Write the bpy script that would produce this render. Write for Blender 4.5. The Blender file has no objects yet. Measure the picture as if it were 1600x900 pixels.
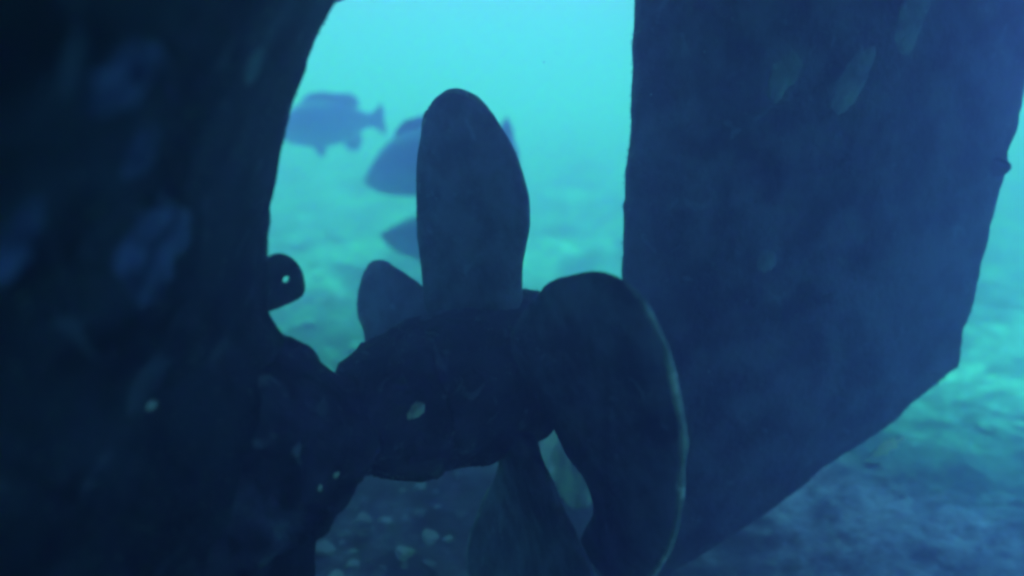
import bpy, bmesh, math, random
import numpy as np
from mathutils import Vector, Matrix

# ------------------------------------------------------------------ camera
sc = bpy.context.scene
cam_d = bpy.data.cameras.new("camera")
cam = bpy.data.objects.new("camera", cam_d)
sc.collection.objects.link(cam)
cam.location = (0.0, 0.0, 2.506)
cam.rotation_euler = (math.radians(90 - 17.26), 0, 0)
cam_d.sensor_width = 36.0
cam_d.lens = 36.0 * 1118.65 / 1600.0
cam_d.clip_start = 0.02
cam_d.clip_end = 400
cam_d.dof.use_dof = True
cam_d.dof.focus_distance = 2.7
cam_d.dof.aperture_fstop = 0.5          # stands for the soft, scattering lens path under water
sc.camera = cam

# ------------------------------------------------------------------ world, sun, exposure
SUN_EL, SUN_AZ = math.radians(68), math.radians(0)      # azimuth measured from +Y towards +X
world = bpy.data.worlds.new("World")
sc.world = world
world.use_nodes = True
wn = world.node_tree
for n in list(wn.nodes):
    wn.nodes.remove(n)
sky = wn.nodes.new("ShaderNodeTexSky")
sky.sky_type = 'NISHITA'
sky.sun_disc = False
sky.sun_elevation = SUN_EL
sky.sun_rotation = SUN_AZ
tint = wn.nodes.new("ShaderNodeMix")          # sea surface above filters the red out of the skylight
tint.data_type = 'RGBA'
tint.blend_type = 'MULTIPLY'
tint.inputs[0].default_value = 1.0
tint.inputs[7].default_value = (0.19, 0.17, 0.64, 1)
bg = wn.nodes.new("ShaderNodeBackground")
bg.inputs["Strength"].default_value = 0.15
wo = wn.nodes.new("ShaderNodeOutputWorld")
wn.links.new(sky.outputs[0], tint.inputs[6])
wn.links.new(tint.outputs[2], bg.inputs["Color"])
wn.links.new(bg.outputs[0], wo.inputs["Surface"])

sun_d = bpy.data.lights.new("sun", 'SUN')
sun_d.energy = 3.8
sun_d.angle = math.radians(14)
sun_d.color = (0.022, 0.39, 0.72)               # sunlight after metres of sea water
sun = bpy.data.objects.new("sun", sun_d)
sc.collection.objects.link(sun)
sd = Vector((math.sin(SUN_AZ) * math.cos(SUN_EL), math.cos(SUN_AZ) * math.cos(SUN_EL), math.sin(SUN_EL)))
sun.rotation_euler = sd.to_track_quat('Z', 'Y').to_euler()
sun.location = (0, 0, 20)

sc.view_settings.view_transform = 'Standard'
sc.view_settings.look = 'None'
sc.view_settings.gamma = 1.0
sc.view_settings.use_curve_mapping = False
sc.view_settings.exposure = 2.5
sc.render.engine = 'CYCLES'
sc.cycles.use_denoising = True
sc.cycles.max_bounces = 6
sc.cycles.diffuse_bounces = 3
sc.cycles.volume_bounces = 2
sc.cycles.sample_clamp_indirect = 4.0
sc.cycles.filter_width = 3.2
sc.cycles.use_adaptive_sampling = False

# ------------------------------------------------------------------ helpers
rng = np.random.default_rng(7)
random.seed(7)
C = sc.collection

_T = np.random.default_rng(3).random((64, 64, 64)).astype(np.float32)
def noise(p, f=1.0):
    """smooth value noise in [-1,1]; p is (...,3)"""
    q = np.asarray(p, float) * f + 1000.0
    i = np.floor(q).astype(int)
    t = q - i
    t = t * t * (3 - 2 * t)
    i &= 63
    j = (i + 1) & 63
    x0, y0, z0 = i[..., 0], i[..., 1], i[..., 2]
    x1, y1, z1 = j[..., 0], j[..., 1], j[..., 2]
    tx, ty, tz = t[..., 0], t[..., 1], t[..., 2]
    a = _T[x0, y0, z0] * (1 - tx) + _T[x1, y0, z0] * tx
    b = _T[x0, y1, z0] * (1 - tx) + _T[x1, y1, z0] * tx
    c = _T[x0, y0, z1] * (1 - tx) + _T[x1, y0, z1] * tx
    d = _T[x0, y1, z1] * (1 - tx) + _T[x1, y1, z1] * tx
    return ((a * (1 - ty) + b * ty) * (1 - tz) + (c * (1 - ty) + d * ty) * tz) * 2 - 1
def fbm(p, f, o=4, g=0.5):
    s, w = 0, 1.0
    for k in range(o):
        s = s + w * noise(np.asarray(p) + 17.3 * k, f * 2 ** k)
        w *= g
    return s

def link(name, me, mat=None, parent=None, smooth=True):
    if mat is not None:
        me.materials.append(mat)
    if smooth:
        for p in me.polygons:
            p.use_smooth = True
    o = bpy.data.objects.new(name, me)
    C.objects.link(o)
    if parent is not None:
        o.parent = parent
    return o
def mesh(name, v, f):
    me = bpy.data.meshes.new(name)
    me.from_pydata([tuple(map(float, p)) for p in v], [], [tuple(int(i) for i in q) for q in f])
    me.update()
    return me
def empty(name, loc=(0, 0, 0), rot=(0, 0, 0)):
    o = bpy.data.objects.new(name, None)
    o.empty_display_size = 0.1
    o.location = loc
    o.rotation_euler = rot
    C.objects.link(o)
    return o
def tag(o, label, cat, group=None):
    o["label"] = label
    o["category"] = cat
    if group:
        o["group"] = group
    return o
def grid_faces(nu, nv, close_u=False):
    f = []
    for i in range(nu if close_u else nu - 1):
        for j in range(nv - 1):
            a = i * nv + j
            b = ((i + 1) % nu) * nv + j
            f.append((a, b, b + 1, a + 1))
    return f
def roughen(v, f, amp, freq, octaves=4, thresh=None):
    """push vertices along their normals with fractal noise (marine growth)"""
    v = np.asarray(v, float)
    me = mesh("tmp", v, f)
    n = np.zeros(len(v) * 3)
    me.vertices.foreach_get("normal", n)
    bpy.data.meshes.remove(me)
    h = fbm(v, freq, octaves)
    if thresh is not None:
        h = np.maximum(h - thresh, 0)
    return v + n.reshape(-1, 3) * (h * amp)[:, None]
def bm_obj(name, bm, mat, parent=None, smooth=True):
    me = bpy.data.meshes.new(name)
    bmesh.ops.recalc_face_normals(bm, faces=bm.faces)
    bm.to_mesh(me)
    bm.free()
    return link(name, me, mat, parent, smooth)
def lathe(name, prof, mat, parent, n=48, amp=0.0, freq=6.0):
    """profile [(s, r)] revolved about local X"""
    v, f = [], []
    if amp:                                            # finer rings so the growth can show
        prof = [(a, max(b, 0.0)) for a, b in smooth_curve(prof, 4 * len(prof))]
    m = len(prof)
    for i in range(n):
        a = 2 * math.pi * i / n
        for s, r in prof:
            v.append((s, r * math.cos(a), r * math.sin(a)))
    f = grid_faces(n, m, True)
    if amp:
        v = roughen(v, f, amp, freq)
    me = mesh(name, v, f)
    bm = bmesh.new()
    bm.from_mesh(me)
    bpy.data.meshes.remove(me)
    bmesh.ops.remove_doubles(bm, verts=bm.verts, dist=1e-4)
    return bm_obj(name, bm, mat, parent)
def smooth_curve(pts, n, closed=False):
    """Catmull-Rom resampling by index"""
    p = np.asarray(pts, float)
    m = len(p)
    out = []
    ts = np.linspace(0, m if closed else m - 1, n, endpoint=not closed)
    for t in ts:
        i = int(math.floor(t))
        if not closed and i >= m - 1:
            i = m - 2
        u = t - i
        g = (lambda k: p[k % m]) if closed else (lambda k: p[min(max(k, 0), m - 1)])
        a, b, c, d = g(i - 1), g(i), g(i + 1), g(i + 2)
        out.append(0.5 * (2 * b + (c - a) * u + (2 * a - 5 * b + 4 * c - d) * u ** 2 + (3 * b - a - 3 * c + d) * u ** 3))
    return np.array(out)

# ------------------------------------------------------------------ materials
def nodes(name):
    m = bpy.data.materials.new(name)
    m.use_nodes = True
    nt = m.node_tree
    b = nt.nodes["Principled BSDF"]
    return m, nt, b
def growth_mat(name, dark, mid, pale, scale=3.0, pale_amt=0.62, rough=0.92, bump=0.5, fine=34.0):
    """metal under a coat of algae and crusts: broad mottling, pale crust spots, fine relief"""
    m, nt, b = nodes(name)
    L = nt.links.new
    tc = nt.nodes.new("ShaderNodeTexCoord")
    n1 = nt.nodes.new("ShaderNodeTexNoise")
    n1.inputs["Scale"].default_value = scale
    n1.inputs["Detail"].default_value = 7
    n1.inputs["Roughness"].default_value = 0.62
    n2 = nt.nodes.new("ShaderNodeTexNoise")
    n2.inputs["Scale"].default_value = scale * 1.7
    n2.inputs["Detail"].default_value = 5
    n2.inputs["Distortion"].default_value = 0.8
    n3 = nt.nodes.new("ShaderNodeTexNoise")
    n3.inputs["Scale"].default_value = fine
    n3.inputs["Detail"].default_value = 5
    for n in (n1, n2, n3):
        L(tc.outputs["Object"], n.inputs["Vector"])
    r1 = nt.nodes.new("ShaderNodeValToRGB")
    r1.color_ramp.elements[0].position = 0.40
    r1.color_ramp.elements[0].color = (*dark, 1)
    r1.color_ramp.elements[1].position = 0.60
    r1.color_ramp.elements[1].color = (*mid, 1)
    L(n1.outputs["Fac"], r1.inputs["Fac"])
    r2 = nt.nodes.new("ShaderNodeValToRGB")
    r2.color_ramp.elements[0].position = pale_amt
    r2.color_ramp.elements[0].color = (0, 0, 0, 1)
    r2.color_ramp.elements[1].position = pale_amt + 0.07
    r2.color_ramp.elements[1].color = (1, 1, 1, 1)
    L(n2.outputs["Fac"], r2.inputs["Fac"])
    mx = nt.nodes.new("ShaderNodeMix")
    mx.data_type = 'RGBA'
    L(r2.outputs["Color"], mx.inputs[0])
    L(r1.outputs["Color"], mx.inputs[6])
    mx.inputs[7].default_value = (*pale, 1)
    L(mx.outputs[2], b.inputs["Base Color"])
    b.inputs["Roughness"].default_value = rough
    b.inputs["Specular IOR Level"].default_value = 0.2
    bp = nt.nodes.new("ShaderNodeBump")
    bp.inputs["Strength"].default_value = bump
    bp.inputs["Distance"].default_value = 0.02
    L(n3.outputs["Fac"], bp.inputs["Height"])
    L(bp.outputs[0], b.inputs["Normal"])
    return m
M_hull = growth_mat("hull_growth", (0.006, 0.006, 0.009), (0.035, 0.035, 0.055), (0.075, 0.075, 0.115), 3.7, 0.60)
M_boss = growth_mat("boss_growth", (0.015, 0.013, 0.024), (0.065, 0.056, 0.105), (0.13, 0.13, 0.18), 7.0, 0.60, bump=0.9)
M_blade = growth_mat("blade_growth", (0.035, 0.035, 0.06), (0.15, 0.14, 0.23), (0.22, 0.22, 0.31), 7.0, 0.64, bump=0.7)
M_rim = growth_mat("rim_crust", (0.14, 0.16, 0.16), (0.35, 0.38, 0.36), (0.55, 0.56, 0.52), 9.0, 0.58)  # pale tone puts the light on the blade edges into the growth
M_rudder = growth_mat("rudder_growth", (0.02, 0.02, 0.04), (0.11, 0.10, 0.18), (0.16, 0.15, 0.24), 5.5, 0.64, bump=0.7)
M_spongeb = growth_mat("blue_sponge", (0.03, 0.03, 0.07), (0.11, 0.11, 0.25), (0.16, 0.16, 0.32), 9.0, 0.60)
M_spongep = growth_mat("pale_crust", (0.11, 0.12, 0.16), (0.21, 0.22, 0.28), (0.28, 0.29, 0.35), 7.0, 0.60)
M_pink = growth_mat("pink_crust", (0.45, 0.16, 0.30), (0.62, 0.25, 0.42), (0.75, 0.4, 0.5), 12.0, 0.6)
M_shell = growth_mat("shell", (0.45, 0.45, 0.42), (0.65, 0.64, 0.6), (0.75, 0.74, 0.7), 20.0, 0.6)
M_dark = growth_mat("dark_lump", (0.012, 0.014, 0.018), (0.03, 0.035, 0.04), (0.06, 0.06, 0.07), 14.0, 0.7)
M_stone = growth_mat("rubble_stone", (0.10, 0.11, 0.12), (0.26, 0.27, 0.28), (0.42, 0.43, 0.43), 6.0, 0.60)

def sand_mat():
    m, nt, b = nodes("sand")
    L = nt.links.new
    tc = nt.nodes.new("ShaderNodeTexCoord")
    def nz(scale, detail, rough=0.55, dist=0.0):
        n = nt.nodes.new("ShaderNodeTexNoise")
        n.inputs["Scale"].default_value = scale
        n.inputs["Detail"].default_value = detail
        n.inputs["Roughness"].default_value = rough
        n.inputs["Distortion"].default_value = dist
        L(tc.outputs["Object"], n.inputs["Vector"])
        return n
    big, mid, fine = nz(0.8, 6, 0.65, 0.6), nz(4.5, 6, 0.65, 0.4), nz(60, 4)
    r1 = nt.nodes.new("ShaderNodeValToRGB")        # bare sand against algal film and litter
    r1.color_ramp.elements[0].position = 0.40
    r1.color_ramp.elements[0].color = (0.12, 0.125, 0.15, 1)
    r1.color_ramp.elements[1].position = 0.60
    r1.color_ramp.elements[1].color = (0.42, 0.43, 0.50, 1)
    L(big.outputs["Fac"], r1.inputs["Fac"])
    r2 = nt.nodes.new("ShaderNodeValToRGB")
    r2.color_ramp.elements[0].position = 0.36
    r2.color_ramp.elements[0].color = (0.28, 0.29, 0.30, 1)
    r2.color_ramp.elements[1].position = 0.56
    r2.color_ramp.elements[1].color = (1, 1, 1, 1)
    L(mid.outputs["Fac"], r2.inputs["Fac"])
    mx = nt.nodes.new("ShaderNodeMix")
    mx.data_type = 'RGBA'
    mx.blend_type = 'MULTIPLY'
    mx.inputs[0].default_value = 1.0
    gr = nz(17, 5, 0.7, 0.3)                        # shell grit and litter
    r3 = nt.nodes.new("ShaderNodeValToRGB")
    r3.color_ramp.elements[0].position = 0.38
    r3.color_ramp.elements[0].color = (0.45, 0.46, 0.46, 1)
    r3.color_ramp.elements[1].position = 0.62
    r3.color_ramp.elements[1].color = (1.25, 1.25, 1.2, 1)
    L(gr.outputs["Fac"], r3.inputs["Fac"])
    m3 = nt.nodes.new("ShaderNodeMix")
    m3.data_type = 'RGBA'
    m3.blend_type = 'MULTIPLY'
    m3.inputs[0].default_value = 1.0
    L(r2.outputs["Color"], m3.inputs[6])
    L(r3.outputs["Color"], m3.inputs[7])
    L(r1.outputs["Color"], mx.inputs[6])
    L(m3.outputs[2], mx.inputs[7])
    # dark ragged patch beyond the stern paints the ship's soft shade, with algal film
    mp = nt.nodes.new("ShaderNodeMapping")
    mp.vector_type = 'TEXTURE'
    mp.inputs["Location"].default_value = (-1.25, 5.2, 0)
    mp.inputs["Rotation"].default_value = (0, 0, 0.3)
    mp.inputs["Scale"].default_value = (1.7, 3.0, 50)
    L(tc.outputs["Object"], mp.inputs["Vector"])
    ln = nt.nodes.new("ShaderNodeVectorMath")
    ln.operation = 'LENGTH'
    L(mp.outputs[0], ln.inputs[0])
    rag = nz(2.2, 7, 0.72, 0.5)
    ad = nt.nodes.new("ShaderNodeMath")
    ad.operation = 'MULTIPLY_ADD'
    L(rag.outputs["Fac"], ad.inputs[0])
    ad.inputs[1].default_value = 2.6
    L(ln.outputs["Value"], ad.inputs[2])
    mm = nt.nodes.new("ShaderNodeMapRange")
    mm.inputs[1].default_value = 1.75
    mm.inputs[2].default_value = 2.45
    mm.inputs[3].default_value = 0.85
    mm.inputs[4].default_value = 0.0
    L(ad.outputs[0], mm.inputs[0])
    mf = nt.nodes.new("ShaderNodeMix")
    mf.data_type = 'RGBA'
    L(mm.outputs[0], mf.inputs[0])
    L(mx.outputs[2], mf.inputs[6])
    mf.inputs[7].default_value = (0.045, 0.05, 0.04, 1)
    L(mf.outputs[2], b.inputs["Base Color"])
    b.inputs["Roughness"].default_value = 0.95
    b.inputs["Specular IOR Level"].default_value = 0.1
    bp = nt.nodes.new("ShaderNodeBump")
    bp.inputs["Strength"].default_value = 0.5
    bp.inputs["Distance"].default_value = 0.01
    L(fine.outputs["Fac"], bp.inputs["Height"])
    L(bp.outputs[0], b.inputs["Normal"])
    return m
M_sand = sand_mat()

def fish_mat(name, back, belly, fin=False):
    m, nt, b = nodes(name)
    L = nt.links.new
    tc = nt.nodes.new("ShaderNodeTexCoord")
    sp = nt.nodes.new("ShaderNodeSeparateXYZ")
    L(tc.outputs["Object"], sp.inputs[0])
    n = nt.nodes.new("ShaderNodeTexNoise")
    n.inputs["Scale"].default_value = 14
    n.inputs["Detail"].default_value = 4
    L(tc.outputs["Object"], n.inputs["Vector"])
    mr = nt.nodes.new("ShaderNodeMapRange")
    mr.inputs[1].default_value = -0.12
    mr.inputs[2].default_value = 0.12
    L(sp.outputs["Z"], mr.inputs[0])
    mx = nt.nodes.new("ShaderNodeMix")
    mx.data_type = 'RGBA'
    L(mr.outputs[0], mx.inputs[0])
    mx.inputs[6].default_value = (*belly, 1)
    mx.inputs[7].default_value = (*back, 1)
    m2 = nt.nodes.new("ShaderNodeMix")
    m2.data_type = 'RGBA'
    m2.blend_type = 'OVERLAY'
    m2.inputs[0].default_value = 0.6
    L(mx.outputs[2], m2.inputs[6])
    L(n.outputs["Color"], m2.inputs[7])
    L(m2.outputs[2], b.inputs["Base Color"])
    b.inputs["Roughness"].default_value = 0.55
    return m
M_fish = fish_mat("grouper_skin", (0.16, 0.18, 0.20), (0.36, 0.38, 0.40))
M_fish_pale = fish_mat("pale_fish_skin", (0.80, 0.88, 0.76), (0.88, 0.92, 0.84))
M_eye, _nt, _b = nodes("fish_eye")
_b.inputs["Base Color"].default_value = (0.01, 0.01, 0.012, 1)
_b.inputs["Roughness"].default_value = 0.2

# ------------------------------------------------------------------ seabed
def axis_coords(lo, hi, c, n, k):
    """grid coordinates dense round c, reaching lo and hi"""
    t = np.linspace(-1, 1, n)
    s = np.sinh(k * t) / np.sinh(k)
    return np.where(s < 0, c + s * (c - lo), c + s * (hi - c))
def sand_height(x, y):
    p = np.stack([x, y, np.zeros_like(x)], -1)
    h = 0.10 * fbm(p, 0.22, 3) + 0.03 * fbm(p + 5, 0.9, 3) + 0.018 * fbm(p + 9, 6.0, 4, 0.65)
    w = p + 0.35 * np.stack([noise(p, 0.7), noise(p + 31, 0.7), 0 * x], -1)
    rip = np.sin(w[..., 1] * 19 + w[..., 0] * 4)
    h = h + 0.004 * rip * np.clip(0.5 + noise(p + 3, 0.5), 0, 1)
    # scour hollow below the propeller keeps the blade clear of the bed
    h = h - 0.10 * np.exp(-((x + 0.1) ** 2 + (y - 2.5) ** 2) / 1.2)
    return h - 0.02
xs = axis_coords(-58, 58, 0.4, 420, 4.3)
ys = axis_coords(-18, 66, 4.2, 460, 4.1)
X, Y = np.meshgrid(xs, ys, indexing='ij')
Z = sand_height(X, Y)
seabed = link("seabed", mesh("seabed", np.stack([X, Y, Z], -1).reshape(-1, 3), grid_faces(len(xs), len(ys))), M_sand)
seabed["kind"] = "structure"

# ------------------------------------------------------------------ the sunken ship's stern
HUB = Vector((-0.034, 2.622, 1.331))
AX = 0.6309                                      # heading of the shaft line, aft = +local X
def wreck_local(o):
    o.location = (HUB.x, HUB.y, 0)
    o.rotation_euler = (0, 0, AX)
hull = empty("shipwreck_stern")
wreck_local(hull)
tag(hull, "dark overgrown steel stern of a sunken ship at the left edge", "shipwreck")

PZ = [-.3, .76, 1.02, 1.35, 1.55, 1.65, 1.78, 1.95, 2.11, 2.26, 2.37, 2.49, 2.60, 2.69, 2.80, 2.95, 3.10, 3.25, 3.45, 3.65, 3.85, 4.1, 4.4]
PS = [-.83, -.83, -.80, -.76, -.775, -.835, -.89, -.885, -.86, -.815, -.775, -.725, -.665, -.61, -.54, -.38, .0, .6, 1.5, 2.6, 3.6, 4.4, 4.8]
WZ = [-.3, 0, 1, 1.6, 2.0, 2.5, 2.8, 3.1, 3.4, 4.0, 5.0]
WW = [.35, .5, 1.0, 1.6, 2.0, 2.4, 2.8, 3.3, 4.0, 4.8, 5.1]
LZ = [-.3, 1, 2, 2.5, 3.0, 3.5, 5]
LL = [2.0, 1.7, 1.45, 1.35, 1.3, 1.3, 1.5]
def half_breadth(d, z):
    W, Lz = np.interp(z, WZ, WW), np.interp(z, LZ, LL)
    nose = 0.075 * np.sqrt(1 - np.clip(1 - d / 0.075, 0, 1) ** 2)     # rounded stern bar
    return nose + W * (1 - np.exp(-np.maximum(d - 0.04, 0) / Lz))
zr = np.concatenate([np.linspace(-.3, .6, 10, endpoint=False), np.linspace(.6, 2.85, 96, endpoint=False), np.linspace(2.85, 4.4, 40)])
dr = np.concatenate([np.linspace(0, .075, 7, endpoint=False) ** 1.0, np.linspace(.075, 1.6, 72, endpoint=False), np.linspace(1.6, 3, 14, endpoint=False), np.linspace(3, 10, 12)])
v = []
cols = [(-1, d) for d in dr[::-1]] + [(1, d) for d in dr[1:]]
for sgn, d in cols:
    for z in zr:
        se = float(np.interp(z, PZ, PS))
        v.append((se - d, sgn * float(half_breadth(d, z)), z))
f = grid_faces(len(cols), len(zr))
v = roughen(v, f, 0.009, 4.0, 5)
v = roughen(v, f, 0.014, 16.0, 3, 0.15)
nz_ = len(zr)
nc_ = len(cols)
for i in range(nc_ // 2):                          # weather deck closes the top, a bulkhead the cut end
    a, b2 = i * nz_ + nz_ - 1, (nc_ - 1 - i) * nz_ + nz_ - 1
    c, d2 = (i + 1) * nz_ + nz_ - 1, (nc_ - 2 - i) * nz_ + nz_ - 1
    if c != d2:
        f.append((a, b2, d2, c))
    else:
        f.append((a, b2, c))
for j in range(nz_ - 1):
    f.append((j, j + 1, (nc_ - 1) * nz_ + j + 1, (nc_ - 1) * nz_ + j))
me = mesh("hull_shell", v, f)
bm = bmesh.new()
bm.from_mesh(me)
bpy.data.meshes.remove(me)
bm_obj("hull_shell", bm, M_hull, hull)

# stern tube boss swelling out of the stern bar round the shaft
boss = lathe("stern_tube_boss", [(-2.3, .02), (-2.25, .16), (-1.8, .30), (-1.4, .35), (-1.1, .365), (-.95, .36), (-.86, .33), (-.80, .295), (-.745, .255), (-.70, .22), (-.66, .185), (-.62, .15), (-.62, .0)], M_boss, hull, 120, 0.034, 6.0)
boss.location = (0, 0, HUB.z)
shaft = lathe("propeller_shaft", [(-.70, .0), (-.70, .075), (-.4, .075), (-.4, 0)], M_boss, hull, 24)
shaft.location = (0, 0, HUB.z)

# lug with an eye on the after edge of the stern bar
def lug():
    bm = bmesh.new()
    n = 28
    hc, hr = (0.066, 0.012), 0.0125
    outer = smooth_curve([(-.09, -.085), (-.02, -.082), (.05, -.070), (.112, -.048), (.122, .0), (.112, .045), (.085, .082), (.05, .096), (.0, .085), (-.09, .07)], n)
    ring = [(hc[0] + hr * math.cos(2 * math.pi * k / n + math.pi * 1.25), hc[1] + hr * math.sin(2 * math.pi * k / n + math.pi * 1.25)) for k in range(n)]
    t = 0.010
    lay = []
    for y in (-t, t):
        o2 = [bm.verts.new((p[0], y, p[1])) for p in outer]
        r2 = [bm.verts.new((p[0], y, p[1])) for p in ring]
        for k in range(n):
            bm.faces.new((o2[k], o2[(k + 1) % n], r2[(k + 1) % n], r2[k]))
        lay.append((o2, r2))
    for k in range(n):
        j = (k + 1) % n
        bm.faces.new((lay[0][0][k], lay[0][0][j], lay[1][0][j], lay[1][0][k]))
        bm.faces.new((lay[0][1][k], lay[0][1][j], lay[1][1][j], lay[1][1][k]))
    bmesh.ops.bevel(bm, geom=[e for e in bm.edges if e.calc_face_angle(0) > 1.0 and (e.verts[0].co.x - hc[0]) ** 2 + (e.verts[0].co.z - hc[1]) ** 2 > .0012], offset=0.005, segments=2, affect='EDGES')
    return bm_obj("lug", bm, M_boss, hull, smooth=False)
lg = lug()
lg.location = (-0.895, 0, 1.86)
lg["label"] = "rounded lug with a small eye on the stern bar edge"

# ------------------------------------------------------------------ propeller
prop = empty("ship_propeller")
prop.location = HUB
prop.rotation_euler = (0, 0, AX)
tag(prop, "four-bladed ship propeller coated in growth between hull and rudder", "propeller")
lathe("hub", [(-.42, .0), (-.42, .24), (-.40, .265), (-.30, .285), (0, .295), (.22, .27), (.32, .22), (.34, .20), (.34, 0)], M_boss, prop, 120, 0.034, 6.0)
lathe("rope_guard", [(-.68, .09), (-.675, .16), (-.64, .20), (-.58, .24), (-.48, .275), (-.40, .28), (-.36, .1)], M_boss, prop, 120, 0.036, 6.5)
lathe("hub_cone", [(.345, .0), (.345, .185), (.40, .17), (.50, .12), (.56, .06), (.58, .0)], M_boss, prop, 40, 0.006, 6.0)

PITCH, RAKE, PH = 0.9, -0.15, 0.40
def blade_point(th, r, u):
    pit = math.atan(PITCH / (2 * math.pi * r))
    ang = th - u * math.cos(pit) / r
    return np.array([u * math.sin(pit) + RAKE * (r - 0.2), r * math.sin(ang), r * math.cos(ang)])
OUT = {
    0: [(.2, -.16), (.30, -.27), (.43, -.30), (.55, -.26), (.66, -.22), (.77, -.17), (.90, -.09), (1.015, .03), (1.06, .11), (1.09, .19), (1.10, .29), (1.07, .37), (1.02, .43), (.94, .46), (.85, .47), (.77, .46), (.67, .42), (.54, .32), (.39, .22), (.28, .16), (.2, .14)],
    1: [(.2, -.14), (.45, -.2), (.7, -.12), (.9, 0), (1.03, .13), (1.08, .24), (1.12, .34), (1.17, .45), (1.16, .55), (1.12, .65), (1.02, .68), (.91, .62), (.78, .54), (.67, .46), (.58, .38), (.44, .28), (.2, .13)],
    2: [(.2, .12), (.4, .25), (.6, .38), (.78, .52), (.96, .63), (1.09, .64), (1.16, .52), (1.18, .3), (1.17, .1), (1.13, -.1), (1.07, -.35), (.98, -.55), (.84, -.63), (.73, -.57), (.61, -.5), (.52, -.47), (.35, -.3), (.2, -.15)],
    3: [(.2, -.12), (.3, -.18), (.45, -.24), (.59, -.29), (.73, -.32), (.89, -.31), (.98, -.27), (1.02, -.21), (1.04, -.13), (1.04, -.04), (1.02, .06), (1.01, .17), (.99, .27), (.96, .43), (.95, .56), (.93, .72), (.91, .90), (.87, 1.05), (.80, 1.12), (.72, 1.06), (.66, .90), (.61, .73), (.5, .55), (.37, .46), (.27, .30), (.2, .16)],
}
LAB = {0: "blade standing upright from the hub", 1: "small far blade pointing away behind the hub", 2: "blade pointing down to the sand", 3: "near blade reaching toward the viewer with a pale growth edge painted as lit"}
def make_blade(k):
    th = PH + k * math.pi / 2
    n, rings = 96, 15
    o = smooth_curve(OUT[k], n)                       # open along the root, closed by a straight root line
    o = np.concatenate([o, np.linspace(o[-1], o[0], 10)[1:-1]])
    n = len(o)
    # growth makes the edge uneven
    e = fbm(np.stack([o[:, 0] * 1.0, o[:, 1] * 1.0, np.full(n, k * 3.1)], -1), 9.0, 4) * 0.007
    c = np.array([o[:, 0].mean(), o[:, 1].mean()])
    dirv = o - c
    o = o + dirv / np.linalg.norm(dirv, axis=1)[:, None] * e[:, None]
    P = {}
    verts, faces = [], []
    def normal(r, u):
        h = 1e-3
        a = blade_point(th, r + h, u) - blade_point(th, r - h, u)
        b = blade_point(th, r, u + h) - blade_point(th, r, u - h)
        q = np.cross(a, b)
        return q / np.linalg.norm(q)
    for side in (1, -1):
        for i in range(rings + 1):
            s = (i / rings) ** 0.75                    # 0 at the middle, 1 at the edge
            for j in range(n):
                if i == 0 and j > 0:
                    continue
                r, u = c + (o[j] - c) * s
                root = max(0.0, 1 - (r - 0.2) / 0.45)
                t = (0.006 + (0.030 + 0.12 * root ** 1.8) * math.sqrt(max(0, 1 - s ** 2.6)))
                p = blade_point(th, r, u)
                nn = normal(r, u)
                g = float(fbm(p + k * 7.7, 8.0, 4, .6)) * 0.008
                verts.append(p + nn * side * (t + g * (s < .999)))
        base = len(verts) - (1 + rings * n)
        for j in range(n):
            jj = (j + 1) % n
            faces.append((base, base + 1 + j, base + 1 + jj))
            for i in range(rings - 1):
                a, b = base + 1 + i * n, base + 1 + (i + 1) * n
                faces.append((a + j, b + j, b + jj, a + jj))
    m = 1 + rings * n
    e0, e1 = 1 + (rings - 1) * n, m + 1 + (rings - 1) * n
    for j in range(n):
        jj = (j + 1) % n
        faces.append((e0 + j, e1 + j, e1 + jj, e0 + jj))
    me = mesh("blade", verts, faces)
    bm = bmesh.new()
    bm.from_mesh(me)
    bpy.data.meshes.remove(me)
    ob = bm_obj("blade", bm, M_blade, prop)
    ob["label"] = LAB[k]
    # pale growth strip along part of the rim, painting its lit edge
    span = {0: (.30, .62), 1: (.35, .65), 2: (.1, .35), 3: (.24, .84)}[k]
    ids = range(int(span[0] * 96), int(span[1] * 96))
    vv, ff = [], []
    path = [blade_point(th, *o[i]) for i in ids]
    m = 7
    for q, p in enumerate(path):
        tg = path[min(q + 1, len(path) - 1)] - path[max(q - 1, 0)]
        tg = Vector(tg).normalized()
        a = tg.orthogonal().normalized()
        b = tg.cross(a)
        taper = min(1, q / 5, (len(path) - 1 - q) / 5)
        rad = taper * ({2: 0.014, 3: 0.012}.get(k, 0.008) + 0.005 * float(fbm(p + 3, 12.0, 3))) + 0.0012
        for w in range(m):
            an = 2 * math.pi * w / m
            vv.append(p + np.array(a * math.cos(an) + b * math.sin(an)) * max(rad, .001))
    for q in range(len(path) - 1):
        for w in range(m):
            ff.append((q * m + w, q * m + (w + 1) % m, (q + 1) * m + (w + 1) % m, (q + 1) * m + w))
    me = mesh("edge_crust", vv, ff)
    link("edge_crust", me, M_rim, ob)  # pale growth strip, its tone paints the lit blade edge
for k in range(4):
    make_blade(k)

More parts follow.
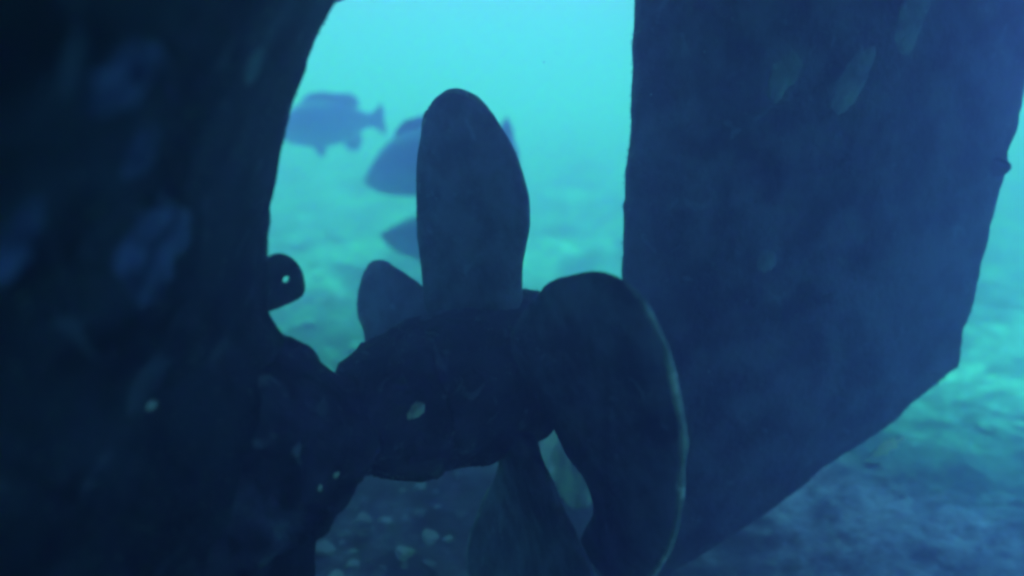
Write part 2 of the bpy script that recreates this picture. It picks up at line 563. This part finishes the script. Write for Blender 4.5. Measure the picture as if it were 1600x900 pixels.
# ------------------------------------------------------------------ rudder, put over towards the viewer
rud = empty("ship_rudder", (0.486, 3.002, 0), (0, 0, math.radians(14)))
tag(rud, "tall broad steel rudder with a slanting lower edge, right of the propeller", "rudder")
def rudder_blade():
    zs = np.linspace(0.0, 3.9, 110)
    def chord_end(z):                                 # trailing edge; below 0.97 m the slanting heel
        return float(np.interp(z, [0.0, .04, .29, .54, .75, .90, 1.0, 1.5, 2.0, 2.8, 3.9], [.28, .38, .87, 1.22, 1.57, 1.80, 1.885, 1.925, 1.95, 1.96, 1.96]))
    nt_ = 44
    v = []
    for z in zs:
        c1 = chord_end(z) + (0.014 if z > 1.05 else 0.024) * float(fbm(np.array([z, 3.3, 1.0]), 7.0, 4, .7))
        c0 = 0.005 * float(fbm(np.array([z, 8.1, 2.0]), 5.0, 3))
        col = []
        for side in (1, -1):
            rr = range(nt_ + 1) if side == 1 else range(nt_ - 1, 0, -1)
            for i in rr:
                q = 0.5 - 0.5 * math.cos(math.pi * i / nt_)
                x = c0 + (c1 - c0) * q
                xq = x / 1.96
                th = 0.165 * 5 * (0.2969 * math.sqrt(max(q, 0)) - 0.126 * q - 0.3516 * q * q + 0.2843 * q ** 3 - 0.1015 * q ** 4) * (1.96 if z > 1 else max(0.7, c1))
                th = th * 0.75 + 0.012 * (0 < i < nt_)
                th *= min(1.0, (0.03 + (c1 - x) / 0.25)) if z < 1.0 else 1.0
                col.append((x, side * -th, z))
        v += col
    m = 2 * nt_
    f = []
    for a in range(len(zs) - 1):
        for b in range(m):
            f.append((a * m + b, a * m + (b + 1) % m, (a + 1) * m + (b + 1) % m, (a + 1) * m + b))
    f.append(tuple(range(m - 1, -1, -1)))
    f.append(tuple((len(zs) - 1) * m + b for b in range(m)))
    v = roughen(v, f, 0.007, 3.0, 5)
    v = roughen(v, f, 0.012, 15.0, 3, 0.2)
    me = mesh("rudder_blade", v, f)
    bm = bmesh.new()
    bm.from_mesh(me)
    bpy.data.meshes.remove(me)
    return bm_obj("rudder_blade", bm, M_rudder, rud)
rudder_blade()
lathe("rudder_stock", [(3.85, .0), (3.85, .11), (4.2, .11), (4.2, 0)], M_boss, rud, 24).rotation_euler = (0, -math.pi / 2, 0)
rud.children[-1].location = (0.5, 0, 0)

# ------------------------------------------------------------------ crusts, lumps and shells growing on the wreck
bpy.context.view_layer.update()
dg = bpy.context.evaluated_depsgraph_get()
def on_wreck(frm, to):
    """where a straight line between two places first meets the steel"""
    a, b = Vector(frm), Vector(to)
    d = (b - a).normalized()
    hit, loc, nor, _, ob, _ = sc.ray_cast(dg, a, d)
    return (loc, nor if nor.dot(d) < 0 else -nor) if hit else (b, -d)
def crust(name, loc, nor, w, h, thick, mat, label, cat, hole=None, ang=0.0, seed=0, group=None):
    """a low uneven cushion, lying on the surface at loc; optional open vent"""
    t = nor.to_track_quat('Z', 'Y').to_matrix()
    up = Vector((0, 0, 1)) - nor * nor.z
    up.normalize()
    rt = up.cross(nor).normalized()
    B = Matrix((rt, up, nor)).transposed()
    n, m = 72, 12
    v, f = [], []
    for i in range(m + 1):
        s = i / m
        for j in range(n):
            a = 2 * math.pi * j / n
            lob = 1 + 0.26 * float(fbm(np.array([math.cos(a) * 1.4, math.sin(a) * 1.4, seed * 5.7]), 1.0, 5, .55))
            x, y = math.cos(a) * s * w / 2 * lob, math.sin(a) * s * h / 2 * lob
            z = thick * (1.25 * (1 - s ** 2.0) - .25) if s < 1 else -0.03
            z += thick * 0.35 * float(fbm(np.array([x, y, seed]), 22.0, 3)) * (s < 1)
            if hole:
                dd = math.hypot((x - hole[0]) / hole[2], (y - hole[1]) / hole[3])
                z -= thick * 2.2 * max(0, 1 - dd ** 3) if dd < 1 else 0
            v.append((x, y, z))
    for i in range(m):
        for j in range(n):
            f.append((i * n + j, i * n + (j + 1) % n, (i + 1) * n + (j + 1) % n, (i + 1) * n + j))
    me = mesh(name, v, f)
    o = link(name, me, mat)
    o.matrix_world = Matrix.Translation(loc) @ B.to_4x4() @ Matrix.Rotation(ang, 4, 'Z')
    return tag(o, label, cat, group)
EYE = (0, 0, 2.506)
def place_at(target):
    return on_wreck(EYE, target)
# (aim point near the surface, width, height, thickness, material, name, label, category, vent, turn)
CRUSTS = [
    ((-1.0, 1.93, 2.47), .20, .17, .018, M_spongeb, "encrusting_sponge", "blue-grey crusting sponge with a dark round vent, high on the hull", "sponge", (0.0, 0.012, .018, .026), 0.2),
    ((-1.0, 1.95, 2.03), .26, .30, .016, M_spongeb, "encrusting_sponge", "largest blue-grey crusting sponge patch, on the hull left of the lug", "sponge", None, 0.5),
    ((-1.28, 1.78, 2.08), .11, .19, .016, M_spongeb, "encrusting_sponge", "blue sponge patch cut by the left edge of the picture", "sponge", None, -0.4),
    ((-1.0, 1.95, 2.28), .13, .14, .012, M_spongeb, "encrusting_sponge", "dim blue crust just above the largest sponge patch", "sponge", None, 1.1),
    ((-.73, 2.1, 2.50), .07, .12, .012, M_spongep, "pale_crust", "small greenish crust near the hull's upper after edge", "crust", None, 0.1),
    ((1.16, 3.17, 2.47), .12, .22, .012, M_spongep, "pale_crust", "roundish pale crust high on the rudder, leftmost of three", "crust", None, -0.3),
    ((1.48, 3.25, 2.45), .14, .36, .012, M_spongep, "pale_crust", "long slanting pale crust on the rudder, middle of three", "crust", None, -0.35),
    ((1.73, 3.31, 2.68), .17, .30, .012, M_spongep, "pale_crust", "pale crust at the top of the rudder, rightmost of three", "crust", None, -0.2),
    ((1.16, 3.17, 1.66), .10, .15, .010, M_spongep, "pale_crust", "faint pale crust at mid height on the rudder", "crust", None, 0.4),
]
for q, (tgt, w, h, th, mat, nm, lb, ct, hole, ang) in enumerate(CRUSTS):
    loc, nor = place_at(tgt)
    crust(nm, loc, nor, w, h, th, mat, lb, ct, hole, ang, q + 1)

# short algal turf and hydroids: fine spikes over the steel, too many to count
M_fuzz = growth_mat("algal_turf", (0.04, 0.045, 0.05), (0.16, 0.18, 0.19), (0.34, 0.36, 0.36), 8.0, 0.58)
def turf(ob, count, hmin, hmax, keep=lambda c: True, seed=1):
    me0 = ob.data
    r_ = np.random.default_rng(seed)
    ar = np.zeros(len(me0.polygons))
    me0.polygons.foreach_get("area", ar)
    cen = np.zeros(len(me0.polygons) * 3)
    me0.polygons.foreach_get("center", cen)
    nor_ = np.zeros(len(me0.polygons) * 3)
    me0.polygons.foreach_get("normal", nor_)
    cen, nor_ = cen.reshape(-1, 3), nor_.reshape(-1, 3)
    ok = np.array([keep(c) for c in cen])
    patch = np.clip(0.4 + fbm(cen, 5.0, 3), 0.02, 1)          # grows in patches
    w = ar * ok * patch
    ids = r_.choice(len(ar), count, p=w / w.sum())
    vv, ff = [], []
    for q in ids:
        c, n = cen[q], nor_[q]
        rad = math.sqrt(ar[q]) * .6
        base = c + (r_.random(3) - .5) * 2 * rad
        base -= n * float((base - c) @ n)
        d = n + (r_.random(3) - .5) * 1.3
        d /= np.linalg.norm(d)
        h = hmin + (hmax - hmin) * r_.random() ** 2.5
        t1 = np.cross(d, [0.3, 0.5, 0.81])
        t1 /= np.linalg.norm(t1)
        t2 = np.cross(d, t1)
        k = len(vv)
        b = 0.0022 + 0.12 * h
        for a in (0, 2.094, 4.189):
            vv.append(base - n * .004 + (t1 * math.cos(a) + t2 * math.sin(a)) * b)
        vv.append(base + d * h)
        ff += [(k, k + 1, k + 3), (k + 1, k + 2, k + 3), (k + 2, k, k + 3)]
    o = link("algal_turf", mesh("algal_turf", vv, ff), M_fuzz, ob)
    o["kind"] = "stuff"
for ob in list(bpy.data.objects):
    if ob.type != 'MESH':
        continue
    if ob.name.startswith("blade"):
        turf(ob, 1500, .003, .010, seed=len(ob.name) + 3)
    elif ob.name.startswith("rudder_blade"):
        turf(ob, 14000, .004, .016, lambda c: c[2] < 3.0, 11)
    elif ob.name.startswith("hull_shell"):
        turf(ob, 16000, .003, .010, lambda c: -2.2 < c[0] and .3 < c[2] < 3.0 and c[1] < .1, 12)
    elif ob.name in ("hub", "rope_guard", "stern_tube_boss"):
        turf(ob, 2600, .003, .013, seed=13)

# ------------------------------------------------------------------ fish
def make_fish(name, label, L, depth, mat, group, thick=0.42, big=True):
    """nose at +X; L long, depth = body depth / length"""
    root = empty(name)
    tag(root, label, "fish", group)
    xs_ = [0, .02, .06, .12, .2, .3, .42, .54, .66, .76, .84, .89]
    hs_ = [.05, .16, .36, .58, .80, .95, 1.0, .95, .78, .52, .32, .27]
    n = 20
    v = []
    for x, h in zip(xs_, hs_):
        hh = depth * L * 0.5 * h
        ww = hh * thick * (1.15 if x < .5 else 1.0 - 0.5 * (x - .5))
        zc = depth * L * (0.03 - 0.06 * (x < .15))
        for j in range(n):
            a = 2 * math.pi * j / n
            v.append((L * (0.5 - x), ww * math.sin(a), zc + hh * math.cos(a) * (1.0 if math.cos(a) > 0 else .95)))
    f = grid_faces(len(xs_), n)
    f = []
    for i in range(len(xs_) - 1):
        for j in range(n):
            f.append((i * n + j, i * n + (j + 1) % n, (i + 1) * n + (j + 1) % n, (i + 1) * n + j))
    f.append(tuple(range(n)))
    f.append(tuple((len(xs_) - 1) * n + j for j in range(n - 1, -1, -1)))
    bm = bmesh.new()
    me = mesh("body", v, f)
    bm.from_mesh(me)
    bpy.data.meshes.remove(me)
    body = bm_obj("body", bm, mat, root)
    ss = body.modifiers.new("smooth", 'SUBSURF')
    ss.levels = ss.render_levels = 1
    def fin(nm, pts, y=0.0, tilt=0.0, t=0.006):
        bm = bmesh.new()
        tt = t * L
        lo = [bm.verts.new((p[0] * L, y * L - tt, p[1] * L)) for p in pts]
        hi = [bm.verts.new((p[0] * L, y * L + tt, p[1] * L)) for p in pts]
        bm.faces.new(lo)
        bm.faces.new(hi[::-1])
        for k in range(len(pts)):
            j = (k + 1) % len(pts)
            bm.faces.new((lo[k], hi[k], hi[j], lo[j]))
        o = bm_obj(nm, bm, mat, root, smooth=False)
        return o
    d = depth
    fin("tail_fin", [(-.36, .13 * d), (-.43, .20 * d), (-.50, .36 * d), (-.515, .15 * d), (-.505, 0), (-.515, -.15 * d), (-.50, -.32 * d), (-.43, -.17 * d), (-.36, -.10 * d)])
    fin("dorsal_fin", [(.24, .42 * d), (.20, .56 * d), (.12, .66 * d), (.0, .66 * d), (-.12, .60 * d), (-.22, .60 * d), (-.29, .48 * d), (-.30, .30 * d), (-.15, .36 * d), (.05, .44 * d)])
    fin("anal_fin", [(-.10, -.40 * d), (-.16, -.58 * d), (-.24, -.56 * d), (-.29, -.34 * d), (-.28, -.22 * d), (-.15, -.34 * d)])
    for s in (-1, 1):
        fin("pelvic_fin", [(.17, -.40 * d), (.12, -.64 * d), (.06, -.58 * d), (.06, -.42 * d)], s * .03)
        p = fin("pectoral_fin", [(.20, -.05 * d), (.14, .08 * d), (.05, .06 * d), (.03, -.06 * d), (.08, -.18 * d), (.16, -.16 * d)], s * .118 * d / .42)
        p.rotation_euler = (0, 0, -s * 0.12)
        bm = bmesh.new()
        bmesh.ops.create_uvsphere(bm, u_segments=12, v_segments=8, radius=.016 * L)
        e = bm_obj("eye", bm, M_eye, root)
        e.location = (L * .38, s * L * d * .5 * .56 * thick * 1.08, L * d * .15)
    return root
def pose(o, loc, yaw, pitch, roll=0.0):
    """yaw 0 = swimming to the viewer's left"""
    o.location = loc
    o.rotation_euler = (roll, math.radians(pitch), math.pi + math.radians(yaw))
g = "large fish hovering beyond the propeller"
pose(make_fish("grouper", "large hazy fish swimming beside the hull edge, left of the upright blade", 1.27, .45, M_fish, g), (-2.15, 8.6, 1.84), 12, 4)
pose(make_fish("grouper", "large fish half hidden behind the upright blade, upper one, head pointing left", 1.62, .44, M_fish, g), (-.76, 7.3, 1.58), -8, 15)
pose(make_fish("grouper", "large fish behind the upright blade, lower one, its head just above the small far blade", 1.40, .40, M_fish, g), (-.62, 7.0, .80), 14, -12)
pose(make_fish("small_fish", "small pale fish nosing the slanting lower edge of the rudder", .19, .34, M_fish_pale, None), (1.90, 3.22, .66), 6, 32)

# ------------------------------------------------------------------ small growths
loc, nor = on_wreck(EYE, (2.315, 3.46, 2.05))
crust("growth_lump", loc + Vector((.018, 0, 0)), nor, .075, .12, .05, M_dark, "small dark oval lump on the rudder's trailing edge", "growth", None, -0.25, 31)
aft = Vector((math.cos(AX), math.sin(AX), 0.0))
loc, nor = Vector((-.512, 2.275, 2.715)), (aft + Vector((0, 0, -.5))).normalized()
crust("pink_crust", loc, nor, .07, .07, .03, M_pink, "pink crust on the hull edge at the top of the picture", "crust", None, 0.2, 33)
SH = [((-1.11, 2.0, 1.51), .035, "single pale shell low on the dark hull"), ((-.35, 2.35, 1.31), .07, "largest pale shell flake, on the stern tube beside the hub"),
      ((-.60, 2.15, 1.17), .028, "right one of two tiny pale shells under the stern tube"), ((-.655, 2.13, 1.13), .030, "left one of two tiny pale shells under the stern tube")]
for q, (tgt, s, lb) in enumerate(SH):
    loc, nor = on_wreck(EYE, tgt)
    crust("shell", loc, nor, s, s * .7, s * .25, M_shell, lb, "shell", None, 0.5 * q, 41 + q)

# ------------------------------------------------------------------ rubble on the sand
M_coral = growth_mat("pale_coral", (0.26, 0.27, 0.28), (0.56, 0.57, 0.57), (0.70, 0.70, 0.68), 7.0, 0.60)
cuts = [[(.8, .6, 0, .55), (-.6, .8, 0, .6), (0, 0, 1, .5)], [(.6, -.8, 0, .5), (-1, 0, 0, .6), (.3, .3, .906, .5)], [(-.7, -.714, 0, .5), (.5, .2, .843, .45), (0, 1, 0, .55)]]
def stone_mesh(seed):
    bm = bmesh.new()
    bmesh.ops.create_icosphere(bm, subdivisions=2, radius=1.0)
    for vv in bm.verts:
        p = np.array(vv.co) + seed * 11.3
        vv.co *= 1 + 0.45 * float(fbm(p, 1.1, 3))
        for cx, cy, cz, cd in cuts[seed % 3]:                # broken faces
            dd = vv.co.x * cx + vv.co.y * cy + vv.co.z * cz - cd
            if dd > 0:
                vv.co -= Vector((cx, cy, cz)) * dd
        vv.co.z *= 0.55
    me = bpy.data.meshes.new("rubble_stone")
    bm.to_mesh(me)
    bm.free()
    me.materials.append(M_coral if seed % 2 else M_stone)
    return me
SM = [stone_mesh(k) for k in range(7)]
def stone(x, y, r, q, label, group):
    z = float(sand_height(np.array(x), np.array(y)))
    o = bpy.data.objects.new("rubble_stone", SM[q % 7])
    o.location = (x, y, z + r * .18)
    o.rotation_euler = (random.uniform(-.3, .3), random.uniform(-.3, .3), random.uniform(0, 6.28))
    o.scale = (r * random.uniform(.8, 1.3), r, r * random.uniform(.7, 1.1))
    C.objects.link(o)
    tag(o, label, "stone", group)
for q in range(150):
    x, y = random.uniform(-1.3, .30), random.uniform(3.0, 4.8)
    stone(x, y, random.choice([.02, .025, .03, .04, .05, .065] if q % 7 % 2 else [.02, .025, .03, .04, .05]), q, "piece of broken rubble on the shaded sand behind the propeller", "rubble behind the propeller")
for q in range(60):
    x = random.uniform(.9, 5.0)
    y = random.uniform(3.0, 5.6)
    if x < 2.6 and abs(y - (3.0 + .249 * (x - .486))) < .35 and x > .4:
        continue
    stone(x, y, random.choice([.02, .03, .035, .045, .06]), q, "small stone on the open sand beyond the rudder's lower edge", "stones on the sand by the rudder")
for q in range(40):
    y = random.uniform(5.2, 11)
    x = -.32 * y + random.uniform(-.9, .9)
    stone(x, y, random.choice([.04, .06, .08, .12]), q, "stone on the bright sand between the hull edge and the far blade", "stones on the sand past the hull")

def boulder(name, x, y, rx, ry, rz, mat, label, cat, seed):
    bm = bmesh.new()
    bmesh.ops.create_icosphere(bm, subdivisions=4, radius=1.0)
    for vv in bm.verts:
        q = np.array(vv.co) + seed * 7.1
        vv.co *= 1 + 0.28 * float(fbm(q, 1.6, 4, .55))
    me = bpy.data.meshes.new(name)
    bm.to_mesh(me)
    bm.free()
    o = link(name, me, mat)
    o.location = (x, y, float(sand_height(np.array(x), np.array(y))) + rz * .35)
    o.scale = (rx, ry, rz)
    o.rotation_euler = (0, 0, seed)
    return tag(o, label, cat)
M_white = growth_mat("white_coral", (0.60, 0.61, 0.56), (0.80, 0.80, 0.76), (0.86, 0.86, 0.82), 7.0, 0.60)  # near-white, stands in for sunlight in the gap between the blades
boulder("coral_boulder", .36, 3.9, .22, .16, .36, M_white, "white boulder added for the sunlit gap between the lower blade and the near blade", "boulder", 2)  # added boulder, its whiteness paints the bright sunlit gap

# fine drifting particles in the water, past counting
vv, ff = [], []
for q in range(700):
    y = random.uniform(1.0, 9.0)
    c = np.array([random.uniform(-.75, .75) * y, y, random.uniform(.3, 3.0)])
    r = random.choice([.0012, .0015, .002, .003]) * (0.6 + 0.25 * y)
    k = len(vv)
    for d in ((1, 0, 0), (-1, 0, 0), (0, 1, 0), (0, -1, 0), (0, 0, 1), (0, 0, -1)):
        vv.append(c + np.array(d) * r * random.uniform(.5, 1.3))
    ff += [(k + a, k + b, k + e) for a in (0, 1) for b, e in ((2, 4), (4, 3), (3, 5), (5, 2))]
snow = link("drifting_particles", mesh("drifting_particles", vv, ff), M_shell)
snow["kind"] = "stuff"
snow["label"] = "fine pale particles drifting in the water"

# ------------------------------------------------------------------ the sea water itself
bm = bmesh.new()
bmesh.ops.create_cube(bm, size=1.0)
bmesh.ops.scale(bm, verts=bm.verts, vec=(120, 90, 6.1))
bmesh.ops.translate(bm, verts=bm.verts, vec=(0, 24, 1.5))
me = bpy.data.meshes.new("haze")
bm.to_mesh(me)
bm.free()
mw = bpy.data.materials.new("sea_water")
mw.use_nodes = True
nt = mw.node_tree
for n in list(nt.nodes):
    nt.nodes.remove(n)
pv = nt.nodes.new("ShaderNodeVolumePrincipled")
pv.inputs["Color"].default_value = (0.55, 0.30, 0.98, 1)
pv.inputs["Absorption Color"].default_value = (0.6, 1.0, 1.0, 1)
pv.inputs["Density"].default_value = 0.27
pv.inputs["Anisotropy"].default_value = 0.72
out = nt.nodes.new("ShaderNodeOutputMaterial")
nt.links.new(pv.outputs[0], out.inputs["Volume"])
haze = link("haze", me, mw, smooth=False)
haze["kind"] = "stuff"
haze["label"] = "blue-green sea water filling the whole scene"
